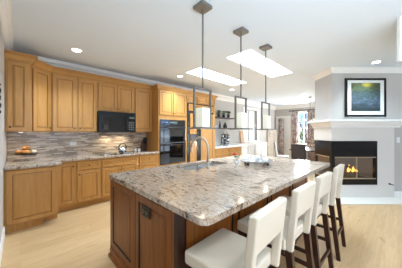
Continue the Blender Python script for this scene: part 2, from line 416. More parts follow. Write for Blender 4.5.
BASE = [(0, 0), (.016, 0), (.016, .11), (.01, .13), (0, .13)]
struct(B().sweep([(XL, -.45), (XL, 3.64)], BASE).build('baseboard_left', 'white'))
struct(B().sweep([(4.075, 4.0), (7.9, 4.0)], BASE).build('baseboard_right', 'white', rz=FA))
struct(B().sweep([(8.1, YB), (XF, YB), (XF, dy1+.09)], BASE).build('baseboard_back', 'white'))
struct(B().sweep([(XF, dy0-.09), (XF, REAR)], BASE).build('baseboard_far', 'white'))
# mosaic backsplash, fireplace surround, hearth, mantel
struct(B().box(XL, YB-.012, .915, 2.385, YB, 1.40).build('trim_3', 'mosaic'))
b = B()
b.box(r0-.03, 3.97, 0, 4.07, 4.0, FZ0).box(r0-.03, 3.97, FZ1, 4.07, 4.0, 1.50).box(r1, 3.97, FZ0, 4.07, 4.0, FZ1)
b.box(r0-.03, 4.0, 0, r0, 4.6, FZ0).box(r0-.03, 4.0, FZ1, r0, 4.6, 1.50)
struct(b.build('trim_4', 'surround', rz=FA))
hx = rd(2.62, 3.58)
struct(B().box(2.6, 3.6, 0, 6.0, 3.97, .018).build('trim_5', 'surround', rz=FA, bevel=.004))
MANT = [(0, 1.485), (.03, 1.485), (.03, 1.52), (.05, 1.53), (.085, 1.575), (.085, 1.60), (.14, 1.605), (.14, 1.65), (0, 1.65)]
mx, my = rd(r0, 4.0)
tag(B().sweep([(r0-.03-r0, .6), (-.03, -.03), (1.36, -.03), (1.36, 0)], [(o, z-1.485) for o, z in MANT]).build('mantel_shelf', 'white', loc=(mx, my, 1.485), rz=FA, bevel=.003),
    'white moulded mantel shelf wrapping the corner above the fireplace', 'mantel')
struct(B().box(4.19, 3.985, 1.60, 7.9, 4.0, 1.63).build('trim_6', 'white', rz=FA))

# ------------------------------------------------------------------ cabinets
def door(w, h, parent, x, z, y=0, name='door', rz=0, mats=('maple', 'glaze'), knob=None, fr=.055, kmat='darkmetal', loc=None):
    f = min(fr, h*.28, w*.28)
    pr = [(0, 0), (0, -.017), (.004, -.021), (f, -.021), (f+.004, -.012), (f+.012, -.012), (f+.03, -.018)]
    if min(w, h) < 2*(f+.034): pr = pr[:4]+[(f+.003, -.013)]
    b = B().loops(w, h, pr, {0: 1, 3: 1, 4: 1})
    o = b.build(name, [mats[0], mats[1]], parent, loc or (x, y, z), rz)
    if knob:
        kx, kz = knob
        B().lathe([(.006, 0), (.005, .012), (.012, .016), (.014, .022), (.008, .027)], (kx, -.021, kz), 10, axis='y').build('knob', kmat, o)
    return o
CABC = [(0, -.125), (.014, -.125), (.014, -.105), (.022, -.10), (.05, -.045), (.056, -.04), (.056, -.025), (.07, -.02), (.07, 0), (0, 0)]
def cab(name, label, cat, x, y, z, w, h, depth, group=None, mats=('maple', 'glaze'), toe=0, crown=None, body_boxes=None, side='maple_dark'):
    t = thing(name, label, cat, (x, y, z), 0, group)
    b = B()
    if body_boxes:
        for q in body_boxes: b.box(*q)
    else: b.box(0, 0, toe, w, depth, h)
    b.build('carcass', mats[0], t)
    if toe: B().box(0, .07, 0, w, depth-.01, toe).build('toe_kick', 'maple_h', t)
    if crown:
        B().sweep(crown, [(o, h+zz) for o, zz in CABC], dark=(2, 4, 6)).build('crown', ['maple_h', 'glaze'], t)
    return t
G = .002
YU, YF = 4.27, 3.98
UG = 'honey maple wall cabinets'
UZ, UT = 1.395, 2.55
DT = 2.41-UZ
ud = YB-YU-.014
# deep left one
t = cab('wall_cabinet', 'deep honey maple wall cabinet against the left wall, standing furthest forward', 'cabinet', XL+G, 3.88, UZ, .285, UT-UZ, YB-3.88-.014, UG, crown=[(0, 0), (.285, 0), (.285, .12)])
door(.235, DT, t, .025, .008, knob=(.03, .06))
# angled one
t = thing('wall_cabinet', 'narrow honey maple wall cabinet set at an angle beside the deep left one', 'cabinet', (.124, 3.99, UZ), 0, UG)
B().prism([(0, .012), (.272, .282), (.272, .574), (0, .574)], 0, UT-UZ).build('carcass', 'maple', t)
B().sweep([(0, .012), (.272, .282)], [(o, UT-UZ+z) for o, z in CABC], dark=(2, 4, 6)).build('crown', ['maple_h', 'glaze'], t)
dl = .33; ca = math.cos(PI/4)
door(dl, DT, t, 0, 0, rz=PI/4, loc=(.012+.0, .022, .008), knob=(dl-.03, .06))
uppers = [(.399, .788, 'tall', 'tall honey maple wall cabinet just right of the angled one'), (.788, 1.14, 'tall', 'tall honey maple wall cabinet directly left of the microwave'), (1.925, 2.385, 'tall', 'honey maple wall cabinet between the microwave and the oven tower')]
for i, (x0, x1, k, lb) in enumerate(uppers):
    w = x1-x0-.002
    t = cab('wall_cabinet', lb, 'cabinet', x0+.001, YU, UZ, w, UT-UZ, ud, UG, crown=[(0, 0), (w, 0)])
    door(w-.03, DT, t, .015, .008, knob=((w-.06) if i == 0 else .03, .06))
w = .781
t = cab('wall_cabinet', 'short two-door honey maple wall cabinet above the black microwave', 'cabinet', 1.142, YU, 1.822, w, UT-1.822, ud, UG, crown=[(0, 0), (w, 0)])
for k in range(2): door(w/2-.02, 2.41-1.84, t, .015+k*(w/2-.01), .018, knob=((w/2-.05) if k == 0 else .03, .05))

# base cabinets
BG = 'honey maple base cabinets'
bd = YB-YF-.014
CTZ = .878
t = cab('base_cabinet', 'honey maple base cabinet by the left wall, standing forward with a wide plain door', 'cabinet', XL+G, 3.65, 0, .595, CTZ, YB-3.65-.014, BG, toe=.0)
c0 = t.children[0]; bpy.data.objects.remove(c0)
B().box(0, 0, .115, .595, .91, CTZ).box(0, .05, 0, .40, .9, .115).box(.40, .16, 0, .595, .9, .115).build('carcass', 'maple', t)
door(.54, .73, t, .025, .13)
specs = [(.432, .717, 'nd', 'narrow honey maple base cabinet with one door, beside the forward left one'),
         (.717, 1.128, 'dd', 'honey maple base cabinet with one drawer above one door'),
         (1.128, 1.89, 'w2', 'wide honey maple base cabinet under the cooktop'),
         (1.89, 2.385, 'dr', 'honey maple base cabinet of stacked drawers beside the oven tower')]
for x0, x1, k, lb in specs:
    w = x1-x0-.002
    t = cab('base_cabinet', lb, 'cabinet', x0+.001, YF, 0, w, CTZ, bd, BG, toe=.10)
    if k == 'nd': door(w-.03, .72, t, .015, .125, knob=(w-.06, .66))
    if k == 'dd':
        door(w-.03, .15, t, .015, .70, name='drawer', knob=((w-.03)/2, .075)); door(w-.03, .555, t, .015, .125, knob=(.03, .5))
    if k == 'w2':
        door(w-.03, .15, t, .015, .70, name='drawer_front')
        for q in range(2): door(w/2-.02, .555, t, .015+q*(w/2-.01), .125, knob=((w/2-.05) if q == 0 else .03, .5))
    if k == 'dr':
        for z0, hh in ((.70, .15), (.42, .265), (.125, .28)): door(w-.03, hh, t, .015, z0, name='drawer', knob=((w-.03)/2, hh/2))
cx = 2.385
tag(B().prism([(XL+G, 3.61), (.44, 3.61), (.47, 3.64), (.47, 3.945), (cx-.002, 3.945), (cx-.002, YB-.013), (XL+G, YB-.013)], CTZ, .92).build('countertop', 'granite', bevel=.008),
    'speckled granite worktop along the tiled back wall', 'countertop')
# oven tower
TG = 'tall maple units'
tw = .86
oz0, oz1 = .585, 1.70
t = cab('oven_cabinet', 'tall honey maple tower holding the black double oven', 'cabinet', 2.387, 3.97, 0, tw, 2.52, YB-3.97-.002, TG, toe=.1,
        crown=[(0, .22), (0, 0), (tw, 0)], body_boxes=[(0, 0, .1, .04, .6, 2.52), (tw-.04, 0, .1, tw, .6, 2.52), (.04, 0, oz1, tw-.04, .6, 2.52), (.04, 0, .1, tw-.04, .6, oz0), (.04, .57, oz0, tw-.04, .6, oz1)])
for k in range(2): door(tw/2-.03, .6, t, .025+k*(tw/2-.02), 1.81, knob=((tw/2-.06) if k == 0 else .03, .05))
door(tw-.05, .42, t, .025, .13, name='drawer', knob=(tw/2-.025, .21))
ow = tw-.084
o = thing('double_oven', 'black built-in double oven in the tall maple tower', 'oven', (2.387+.042, 3.955, oz0+.001))
H = oz1-oz0-.004
B().box(0, .02, 0, ow, .55, H).build('housing', 'black', o)
cp = B().box(0, 0, H-.14, ow, .02, H).build('control_panel', 'blackglass', o)
M['display'] = mat('oven_display', srgb(90, 110, 112), .2)
B().box(ow*.35, -.002, H-.09, ow*.65, 0, H-.05).build('display', 'display', cp)
for k in range(4): B().lathe([(.014, 0), (.014, .012), (.010, .016)], (ow*.08+k*.045, 0, H-.07), 10, axis='y').build('button', 'steel', cp)
B().box(0, -.008, H*.49-.018, ow, .019, H*.49-.002).build('divider', 'key', o)
for z0, z1 in ((H*.49, H-.155), (.02, H*.49-.02)):
    dd = B().box(0, -.012, z0, ow, .018, z1).build('oven_door', 'blackglass', o, bevel=.004)
    B().box(.10, -.014, z0+.06, ow-.10, -.0121, z1-.12).build('window', 'blackglass', dd)
    B().tube([(.05, -.012, z1-.045), (.05, -.05, z1-.045)], .008).tube([(ow-.05, -.012, z1-.045), (ow-.05, -.05, z1-.045)], .008).tube([(.03, -.052, z1-.045), (ow-.03, -.052, z1-.045)], .011).build('handle', 'black', dd)
# refrigerator and its surround
fx0, fw = 3.249, 1.16
t = cab('fridge_cabinet', 'tall honey maple surround with small doors over the panelled refrigerator', 'cabinet', fx0, 3.97, 0, fw, 2.52, YB-3.97-.002, TG,
        crown=[(0, 0), (fw, 0), (fw, .6)], body_boxes=[(0, 0, 0, .022, .6, 2.52), (fw-.09, 0, 0, fw, .6, 2.52), (.022, 0, 2.2, fw-.09, .6, 2.52), (.022, .585, 0, fw-.09, .6, 2.2)])
for k in range(3): door(fw/3-.012, .2, t, .01+k*(fw/3-.002), 2.22, knob=(.04, .04), fr=.04)
f = thing('refrigerator', 'built-in black framed refrigerator with maple door panels and ice dispenser', 'refrigerator', (fx0+.024, 3.955, 0))
W = fw-.116
B().box(0, .05, .01, W, .585, 2.195).build('housing', 'black', f)
g = B().box(0, .0, 1.95, W, .05, 2.19); g.build('grille', 'black', f)
door(W-.07, .19, f, .035, 1.975, y=0, name='top_panel', mats=('maple', 'glaze'))
fd = B().box(0, .0, .1, .42, .05, 1.945).build('freezer_door', 'black', f, bevel=.004)
door(.24, .43, fd, .085, 1.47, y=0, name='door_panel'); door(.24, .13, fd, .085, 1.335, y=0, name='door_panel'); door(.24, 1.02, fd, .085, .115, y=0, name='door_panel')
dsp = B().box(.09, -.014, 1.143, .315, 0, 1.33).build('dispenser', 'black', fd); B().box(.13, -.016, 1.16, .275, -.014, 1.24).build('recess', 'black', dsp)
B().box(.357, -.045, .4, .375, -.02, 1.9).box(.36, -.02, .45, .37, .0, .5).box(.36, -.02, 1.8, .37, .0, 1.85).build('handle', 'black', fd)
rd_ = B().box(.43, .0, .1, W, .05, 1.945).build('refrigerator_door', 'black', f, bevel=.004)
door(W-.43-.075, 1.80, rd_, .50, .12, y=0, name='door_panel')
B().box(.455, -.045, .4, .473, -.02, 1.9).box(.458, -.02, .45, .468, .0, .5).box(.458, -.02, 1.8, .468, .0, 1.85).build('handle', 'black', rd_)
# microwave
m_ = thing('microwave', 'black over-the-range microwave hanging under the short maple cabinet', 'microwave', (1.146, 4.18, 1.383))
W, H = .773, .435
B().box(0, .03, 0, W, YB-4.18-.014, H).build('housing', 'black', m_)
md = B().box(0, 0, 0, W*.76, .03, H-.05).build('microwave_door', 'black', m_, bevel=.004)
B().box(.06, -.003, .06, W*.76-.09, 0, H-.11).build('window', 'blackglass', md)
B().tube([(W*.76-.04, -.0, .05), (W*.76-.04, -.035, .07), (W*.76-.04, -.035, H-.12), (W*.76-.04, 0, H-.1)], .009).build('handle', 'black', md)
cp = B().box(W*.765, 0, 0, W, .03, H-.05).build('control_panel', 'blackglass', m_)
B().box(W*.80, -.002, H-.13, W*.96, 0, H-.09).build('display', 'display', cp)
for r in range(4):
    for c in range(3): B().box(W*.80+c*.043, -.002, .05+r*.05, W*.80+c*.043+.03, 0, .08+r*.05).build('button', 'key', cp)
g = B().box(0, .0, H-.047, W, .03, H)
for k in range(14): g.box(.03+k*.052, -.003, H-.036, .07+k*.052, 0, H-.012)
g.build('vent', 'black', m_)
# cooktop
c = thing('cooktop', 'black glass cooktop set in the granite worktop below the microwave', 'cooktop', (1.14, 4.06, .9205))
B().box(0, 0, 0, .76, .45, .006).build('glass', 'blackglass', c, bevel=.002)
for x, y, r in ((.17, .12, .08), (.17, .33, .1), (.56, .12, .1), (.56, .33, .08)):
    B().lathe([(r, 0), (r, .002), (r-.008, .002)], (x, y, .006), 24).build('burner', 'key', c)
for k in range(4): B().lathe([(.017, 0), (.016, .016), (.01, .018)], (.30+k*.05, .04, .006), 12).build('knob', 'black', c)
# kettle
k_ = thing('kettle', 'steel kettle with black arched handle on the cooktop', 'kettle', (1.70, 4.385, .9287))
B().lathe([(.075, 0), (.09, .02), (.088, .06), (.065, .10), (.03, .115)], n=20).build('body', 'steel', k_)
B().tube([(-.08, 0, .07), (-.085, 0, .13), (-.04, 0, .19), (.04, 0, .19), (.085, 0, .13), (.08, 0, .07)], .012).build('handle', 'black', k_)
B().tube([(-.07, 0, .05), (-.12, 0, .09), (-.15, 0, .12)], .015, radii=[.022, .016, .011]).build('spout', 'steel', k_)
B().lathe([(.032, 0), (.028, .008), (.008, .012), (.012, .025), (.004, .03)], (0, 0, .115), 14).build('lid', 'black', k_)
# knife block
kb = thing('knife_block', 'dark slanted knife block at the right end of the worktop', 'knife block', (2.17, 4.30, .9205))
B().hexa([(-.05, -.08, 0), (.05, -.08, 0), (.05, .10, 0), (-.05, .10, 0)], [(-.05, -.12, .18), (.05, -.12, .18), (.05, .02, .25), (-.05, .02, .25)]).build('block', 'espresso', kb, bevel=.006)
for i in range(4):
    for j in range(2):
        x = -.035+i*.023; y = -.085+j*.06; z = .195+j*.03
        B().tube([(x, y, z-.01), (x, y-.05, z+.10+.01*i)], .009, 6).build('knife_handle', 'black', kb)
for i, (x, y, lb) in enumerate(((2.02, 4.40, 'small white jar nearer the kettle'), (2.07, 4.31, 'small white jar nearer the knife block'))):
    j = thing('jar', lb+' on the granite worktop', 'jar', (x, y, .9205), 0, 'jars by the knife block')
    B().lathe([(.026, 0), (.03, .01), (.03, .06), (.024, .075)], n=14).build('body', 'ceramic', j); B().lathe([(.026, 0), (.026, .012), (.006, .016), (.008, .028)], (0, 0, .075), 12).build('lid', 'steel', j)
# bread stand
bs = thing('footed_stand', 'clear glass footed stand holding bread on the left end of the worktop', 'stand', (.07, 4.24, .9205))
B().lathe([(.07, 0), (.07, .008), (.012, .02), (.012, .08), (.05, .09)], n=18).build('foot', 'crystal', bs)
B().lathe([(.05, .09), (.13, .097), (.155, .115), (.15, .115), (.128, .104)], n=24).build('plate', 'darkmetal', bs)
for i, (x, y, z, a, m, lb) in enumerate(((-.085, -.01, .0, .9, 'bread', 'leftmost golden bread roll on the footed stand'), (.005, -.055, .0, 0, 'bread', 'front middle golden bread roll on the footed stand'), (.088, .0, .0, 1.4, 'paleroll', 'pale floury bread roll at the right of the footed stand'), (.005, .055, .0, 0, 'bread', 'rear golden bread roll on the footed stand'), (.0, .0, .064, .5, 'bread', 'golden bread roll on top of the pile on the footed stand'))):
    tag(B().ball((0, 0, 0), .05, 1.05, .95, .70).build('bread_roll', m, loc=(.07+x, 4.24+y, .9205+.140+z), rz=a), lb, 'bread', 'bread rolls')
# outlet plates
def outlet(name, lb, loc, rz, vertical, m, n=2, size=(.075, .115)):
    t = thing(name, lb, 'outlet' if 'outlet' in name else 'switch', loc, rz)
    w, h = size if vertical else (size[1], size[0])
    B().box(-w/2, -.006, -h/2, w/2, 0, h/2).build('cover_plate', m, t, bevel=.003)
    for k in range(n):
        p = (k-(n-1)/2)*.04; x, z = (0, p) if vertical else (p, 0)
        B().box(x-.014, -.009, z-.014, x+.014, -.006, z+.014).build('socket' if 'outlet' in name else 'rocker', m, t, bevel=.002)
    return t
outlet('wall_outlet', 'white double outlet plate on the mosaic backsplash', (.775, YB-.0125, 1.155), 0, False, 'plastic')

# ------------------------------------------------------------------ island
IX0, IX1, IY0, IY1 = .745, 3.34, 1.007, 2.215
isl = thing('kitchen_island', 'dark cherry kitchen island base with raised end panels', 'island', (IX0, IY0, 0))
iw, id_ = IX1-IX0, IY1-IY0
sx0, sy0, sx1, sy1 = 1.52, 1.77, 2.28, 2.13
B().box(0, 0, .11, iw, id_, .66).box(0, 0, .66, sx0-IX0-.03, id_, CTZ).box(sx1-IX0+.03, 0, .66, iw, id_, CTZ).box(sx0-IX0-.03, 0, .66, sx1-IX0+.03, sy0-IY0-.03, CTZ).box(sx0-IX0-.03, sy1-IY0+.03, .66, sx1-IX0+.03, id_, CTZ).build('carcass', 'cherry', isl)
B().sweep([(0, 0), (0, id_), (iw, id_), (iw, 0)], [(-.0, 0), (-.035, 0), (-.035, .03), (-.02, .04), (-.02, .09), (-.008, .112), (0, .112)], True).build('plinth', 'cherry', isl)
IM = ('cherry', 'cherry_glaze')
# end facing the camera (normal -X): local frame of panel rotated -90deg; x runs toward -Y
def endpanel(y_hi, w, z, h, name='end_panel'):
    return door(w, h, isl, 0, 0, rz=-PI/2, loc=(0, y_hi-IY0, z), mats=IM, name=name, fr=.06)
endpanel(2.20, .575, .135, .725)
endpanel(1.585, .545, .135, .725)
for a_, c_ in ((1.59-IY0, 1.62-IY0), (0, .028), (id_-.012, id_)): B().box(-.022, a_, .112, 0, c_, CTZ-.002).build('corner_post', 'cherry', isl)
# seating side panels
n = 4; pw = (iw-.1)/n
for k in range(n): door(pw-.03, .72, isl, .05+k*pw+.015, .135, mats=IM, name='side_panel', fr=.07)
for k in range(4): door(iw/4-.03, .72, isl, 0, 0, rz=PI, loc=(iw-.015-k*iw/4, id_, .135), mats=IM, name='door', knob=(.04, .66))
po = B().box(-.031, 1.385-IY0-.068, .758-.043, -.0212, 1.385-IY0+.068, .758+.043).build('outlet_plate', 'darkmetal', isl, bevel=.003)
B().box(-.024, -.045, .0, .03, -.0005, CTZ-.002).build('dark_strip', 'espresso', isl)  # narrow dark upright strip at the seating-side corner of the end
po['label'] = 'dark bronze outlet plate'
for k in (-1, 1): B().box(-.034, 1.385-IY0+k*.03-.02, .758-.018, -.031, 1.385-IY0+k*.03+.02, .758+.018).build('socket', 'black', po)
# counter with sink hole
ctop = slab(rrect(.705, .71, 3.43, 2.25, .06), [rrect(sx0, sy0, sx1, sy1, .05)[::-1]], CTZ, .92)
tag(ctop.build('countertop', 'granite', bevel=.007), 'large speckled granite top on the dark island', 'countertop')
s = thing('sink', 'undermounted double bowl steel sink in the island top', 'sink', (sx0, sy0, .67))
w, d = sx1-sx0, sy1-sy0
for name, x0, x1 in (('bowl', 0, w*.56), ('bowl', w*.58, w)):
    B().box(x0, 0, 0, x1, d, .008).box(x0, -.008, 0, x1, 0, .205).box(x0, d, 0, x1, d+.008, .205).box(x0-.006, -.008, 0, x0, d+.008, .205).box(x1, -.008, 0, x1+.006, d+.008, .205).lathe([(.035, .009), (.04, .011), (.02, .010)], ((x0+x1)/2, d/2, 0), 16).build(name, 'sinksteel', s)
fct = thing('faucet', 'tall brushed nickel gooseneck faucet beside the island sink', 'faucet', (1.775, 1.725, .92), .25)
B().lathe([(.03, 0), (.03, .012), (.018, .02), (.018, .07), (.014, .075)], n=16).build('base', 'satin', fct)
pts = [(0, 0, .07), (0, 0, .265)]+[(0, .13-.13*math.cos(a), .265+.13*math.sin(a)) for a in [PI*k/10 for k in range(1, 11)]]
B().tube(pts, .0145, 10).build('spout', 'satin', fct)
B().tube([(0, .26, .265), (0, .263, .23), (0, .266, .19)], .015, 10, radii=[.013, .016, .018]).build('spray_head', 'satin', fct)
B().tube([(.015, 0, .05), (.06, -.01, .075), (.10, -.01, .11)], .007, 8).build('lever', 'satin', fct)
sd = thing('soap_dispenser', 'small brushed nickel soap pump left of the faucet', 'soap dispenser', (1.60, 1.73, .92))
B().lathe([(.018, 0), (.018, .01), (.009, .015), (.009, .05)], n=12).build('base', 'nickel', sd); B().tube([(0, 0, .045), (0, 0, .07), (0, .05, .075)], .006, 8).build('nozzle', 'nickel', sd)

# tray with glassware
TX, TY = 2.47, 1.42
tr = thing('serving_tray', 'oval silver tray on low dark feet in the middle of the island', 'tray', (TX, TY, .9205), -.75)
def oval(b, prof, a, bb, n=28):
    R = [[b.bm.verts.new((math.cos(2*PI*k/n)*(a+o), math.sin(2*PI*k/n)*(bb+o), z)) for k in range(n)] for o, z in prof]
    for p, q in zip(R, R[1:]):
        for k in range(n): b.face([p[k], p[(k+1) % n], q[(k+1) % n], q[k]], 0, True)
    b.face(R[0][::-1]); b.face(R[-1]); return b
oval(B(), [(-.04, .032), (0, .032), (.035, .058), (.035, .063), (0, .04), (-.04, .04)], .20, .14).build('dish', 'traymetal', tr)
for x, y in ((.14, .07), (-.14, .07), (.14, -.07), (-.14, -.07)): B().lathe([(.014, 0), (.02, .012), (.012, .032)], (x, y, 0), 10).build('foot', 'darkmetal', tr)
def on_tray(u, v):
    a = -.75; return (TX+u*math.cos(a)-v*math.sin(a), TY+u*math.sin(a)+v*math.cos(a), .9205+.0405)
GG = 'glassware on the tray'
for (u, v, lb) in ((-.10, .02, 'clear tumbler at the left end of the silver tray'), (-.02, -.05, 'clear tumbler at the front of the silver tray'), (.10, .03, 'clear tumbler at the right end of the silver tray')):
    tag(B().lathe([(.024, 0), (.032, .08), (.030, .08), (.022, .006)], n=18).build('tumbler', 'crystal', loc=on_tray(u, v)), lb, 'glass', GG)
for (u, v, lb) in ((.02, .05, 'small white bowl at the back of the silver tray'), (.11, -.05, 'small white bowl at the front right of the silver tray')):
    tag(B().lathe([(.022, 0), (.045, .035), (.048, .05), (.042, .045), (.015, .008)], n=18).build('bowl', 'ceramic', loc=on_tray(u, v)), lb, 'bowl', 'bowls on the tray')
vz = thing('flower_vase', 'clear vase with a red flower standing left of the tray', 'vase', (2.13, 1.53, .9205))
B().lathe([(.03, 0), (.04, .03), (.03, .08), (.022, .10), (.02, .10), (.028, .08), (.036, .03), (.026, .004)], n=18).build('vase', 'crystal', vz)
fl = B().tube([(0, 0, .01), (.0, 0, .09), (-.015, .01, .16)], .004, 6).tube([(0, 0, .01), (.01, 0, .09), (.045, -.01, .14)], .003, 6).build('stem', 'plant', vz)
pet = B()
for k in range(7):
    a = 2*PI*k/7; pet.ball((-.015+.02*math.cos(a), .01+.02*math.sin(a), .165), .016, 1, 1, .7, 8)
pet.ball((-.015, .01, .172), .018, seg=8); pet.build('flower', 'red', fl)
lf = B()
for k in range(5):
    a = 1.3*k; lf.ball((.035*math.cos(a)+.02, .03*math.sin(a), .115+.008*k), .022, 1, .6, .35, 8)
lf.build('leaves', 'plant', vz)

# ------------------------------------------------------------------ stools
def stool():
    t = thing('counter_stool', '', 'stool', (0, 0, 0), 0, 'cream counter stools along the island')
    B().box(-.2, -.185, .575, .2, .215, .655).build('seat', 'leather', t, bevel=.014, seg=4)
    B().box(-.19, -.17, .545, .19, .20, .575).build('seat_rail', 'espresso', t)
    # back: inverted U with slanted sheet
    y = lambda z: -.175-(z-.57)*.11
    out = [(-.188, .575), (-.15, .575), (-.15, .805), (.15, .805), (.15, .575), (.188, .575), (.188, 1.0), (-.188, 1.0)]
    b = B(); th = .05
    f_ = [b.bm.verts.new((x, y(z), z)) for x, z in out]; k_ = [b.bm.verts.new((x, y(z)-th, z)) for x, z in out]
    b.face(f_); b.face(k_[::-1])
    for i in range(8): b.face([f_[i], f_[(i+1) % 8], k_[(i+1) % 8], k_[i]])
    b.build('backrest', 'leather', t, bevel=.011, seg=3)
    for s_ in (-1, 1):
        x = s_*.178; a = .02; c_ = .016
        B().hexa([(x-c_, .165, 0), (x+c_, .165, 0), (x+c_, .165+2*c_, 0), (x-c_, .165+2*c_, 0)], [(x-a, .155, .56), (x+a, .155, .56), (x+a, .155+2*a, .56), (x-a, .155+2*a, .56)]).build('leg', 'espresso', t)
        B().hexa([(x-c_, -.285, 0), (x+c_, -.285, 0), (x+c_, -.25, 0), (x-c_, -.25, 0)], [(x-a, -.225, .58), (x+a, -.225, .58), (x+a, -.18, .58), (x-a, -.18, .58)]).build('leg', 'espresso', t)
        B().box(x-.01, -.225, .30, x+.01, .17, .33).build('stretcher', 'espresso', t)
    B().box(-.168, .165, .20, .168, .187, .235).build('footrest', 'espresso', t)
    B().box(-.168, -.255, .22, .168, -.235, .25).build('stretcher', 'espresso', t)
    return t
p0 = stool()
SL = ['cream leather counter stool nearest the viewer, at the near corner of the island', 'cream leather counter stool second from the near end of the island', 'cream leather counter stool third from the near end of the island', 'cream leather counter stool farthest from the viewer, nearest the fireplace']
for i, x in enumerate((.945, 1.50, 2.03, 2.66)):
    o = p0 if i == 0 else copy_tree(p0)
    o.location = (x, .715, 0); o.rotation_euler.z = (.05, 0, -.02, .02)[i]; o['label'] = SL[i]

# ------------------------------------------------------------------ pendants
def pendant():
    t = thing('pendant_light', '', 'pendant light', (0, 0, 0), 0, 'pendant lights over the island')
    B().box(-.075, -.075, -.035, .075, .075, 0).build('canopy', 'nickel', t, bevel=.004)
    B().box(-.007, -.007, -.885, .007, .007, -.035).build('rod', 'nickel', t)
    B().box(-.128, -.011, -.90, .128, .011, -.884).box(-.128, -.011, -1.30, -.112, .011, -.90).box(.112, -.011, -1.30, .128, .011, -.90).build('frame', 'nickel', t)
    B().box(-.128, -.105, -1.318, .128, .105, -1.30).build('base_plate', 'nickel', t, bevel=.003)
    B().box(-.055, -.055, -1.30, .055, .055, -1.095).build('shade', 'frosted', t, bevel=.006)
    return t
p0 = pendant()
for i, (x, lb) in enumerate(((1.41, 'brushed nickel box pendant nearest the viewer over the island'), (2.12, 'brushed nickel box pendant in the middle of the row over the island'), (2.80, 'brushed nickel box pendant farthest along the island, towards the dining area'))):
    o = p0 if i == 0 else copy_tree(p0)
    o.location = (x, 1.446, CZ); o['label'] = lb
    l = bpy.data.lights.new('pendant_bulb', 'POINT'); l.energy = .5; l.color = (1, .85, .65); l.shadow_soft_size = .03
    lo = bpy.data.objects.new('pendant_bulb', l); COL.objects.link(lo); lo.location = (x, 1.446, CZ-1.36)

# ------------------------------------------------------------------ recessed lights
def can():
    t = thing('recessed_light', '', 'ceiling light', (0, 0, 0), 0, 'recessed ceiling lights')
    B().lathe([(.062, 0), (.085, 0), (.085, -.006), (.075, -.009), (.062, -.004)], n=24).build('trim_ring', 'white', t)
    B().lathe([(.06, -.0045), (.061, -.0095)], n=24).build('lens', 'lamp', t)
    return t
p0 = can()
cans = [(.667, 3.66, 'recessed ceiling light above the left wall cabinets'), (2.778, 3.64, 'recessed ceiling light above the oven tower'), (4.854, 3.646, 'recessed ceiling light above the floating shelves'), (4.95, .29, 'recessed ceiling light above the framed picture'), (7.25, 2.33, 'recessed ceiling light in the dining area beside the chandelier')]
for i, (x, y, lb) in enumerate(cans):
    o = p0 if i == 0 else copy_tree(p0)
    o.location = (x, y, CZ-.0005); o['label'] = lb
    l = bpy.data.lights.new('can_or_fill_spot', 'SPOT'); l.energy = 100; l.spot_size = 1.9; l.spot_blend = .9; l.color = (.72, .89, 1); l.shadow_soft_size = .06
    lo = bpy.data.objects.new('can_or_fill_spot', l); COL.objects.link(lo); lo.location = (x, y, CZ-.03)
# small lamps under cabinet and microwave
for x, y, z in ((.0, 4.25, UZ), (1.4, 4.42, 1.38), (1.7, 4.42, 1.38)):
    l = bpy.data.lights.new('undercabinet_lamp', 'SPOT'); l.energy = 5; l.spot_size = 2.6; l.spot_blend = .8; l.color = (1, .86, .68); l.shadow_soft_size = .03
    lo = bpy.data.objects.new('undercabinet_lamp', l); COL.objects.link(lo); lo.location = (x, y, z-.02)
t = thing('puck_light', 'small round puck lamp under the deep left wall cabinet', 'lamp', (.0, 4.25, UZ))
B().lathe([(.032, 0), (.034, -.012), (.026, -.014)], n=16).build('ring', 'white', t); B().lathe([(.025, -.0141), (.025, -.0155)], n=16).build('lens', 'lamp', t)

# ------------------------------------------------------------------ fireplace insert, picture, fittings
fx, fy = rd(r0, 4.0)
f = thing('fireplace', 'black two-sided corner gas fireplace with glass doors and burning logs', 'fireplace', (fx, fy, FZ0), FA)
W, D, H = r1-r0-.002, .548, FZ1-FZ0-.002
B().box(-.035, -.035, H-.335, W, .02, H).box(-.035, .02, H-.335, .01, D, H).box(.01, .02, H-.04, W, D, H).build('hood', 'black', f)
B().box(-.035, -.035, .002, W, .02, .13).box(-.035, .02, .002, .01, D, .13).box(.01, .02, .002, W, D, .10).build('base', 'black', f)
for q in ((-.035, -.035, .035, .035), (W-.05, -.035, W, .02), (-.03, D-.04, .01, D)): B().box(q[0], q[1], .13, q[2], q[3], H-.335).build('corner_post', 'black', f)
B().box(.035, D-.01, .10, W-.02, D, H-.335).box(W-.02, .02, .10, W, D, H-.04).build('firebrick', 'firebrick', f)
fs = B().box(.035, -.038, H-.35, W-.03, -.02, H-.333).box(.035, -.038, .125, W-.03, -.02, .143).box(W/2+.03, -.034, .143, W/2+.042, -.022, H-.35).build('trim_strip', 'brass', f)
B().box(-.038, .035, H-.35, -.02, D-.04, H-.333).box(-.038, .035, .125, -.02, D-.04, .143).build('trim_strip', 'brass', f)
B().box(.035, -.012, .143, W-.05, -.008, H-.35).build('glass_door', 'fireglass', f)
B().box(-.012, .035, .143, -.008, D-.04, H-.35).build('glass_door', 'fireglass', f)
g = B()
for k in range(7): g.tube([(.2+k*.08, .16, .15), (.2+k*.08, .40, .15)], .007, 6)
g.tube([(.17, .18, .15), (.71, .18, .15)], .008, 6).tube([(.17, .38, .15), (.71, .38, .15)], .008, 6)
for x in (.2, .68):
    for y in (.18, .38): g.tube([(x, y, .10), (x, y, .15)], .008, 6)
g.build('grate', 'black', f)
for p in ([(.14, .22, .20), (.45, .25, .20), (.72, .23, .20)], [(.18, .36, .20), (.5, .34, .20), (.68, .37, .2)], [(.22, .24, .27), (.45, .32, .275), (.6, .36, .27)], [(.3, .37, .33), (.42, .28, .335), (.55, .22, .32)]):
    B().tube(p, .04, 10, radii=[.035, .045, .036]).build('log', 'log', f)
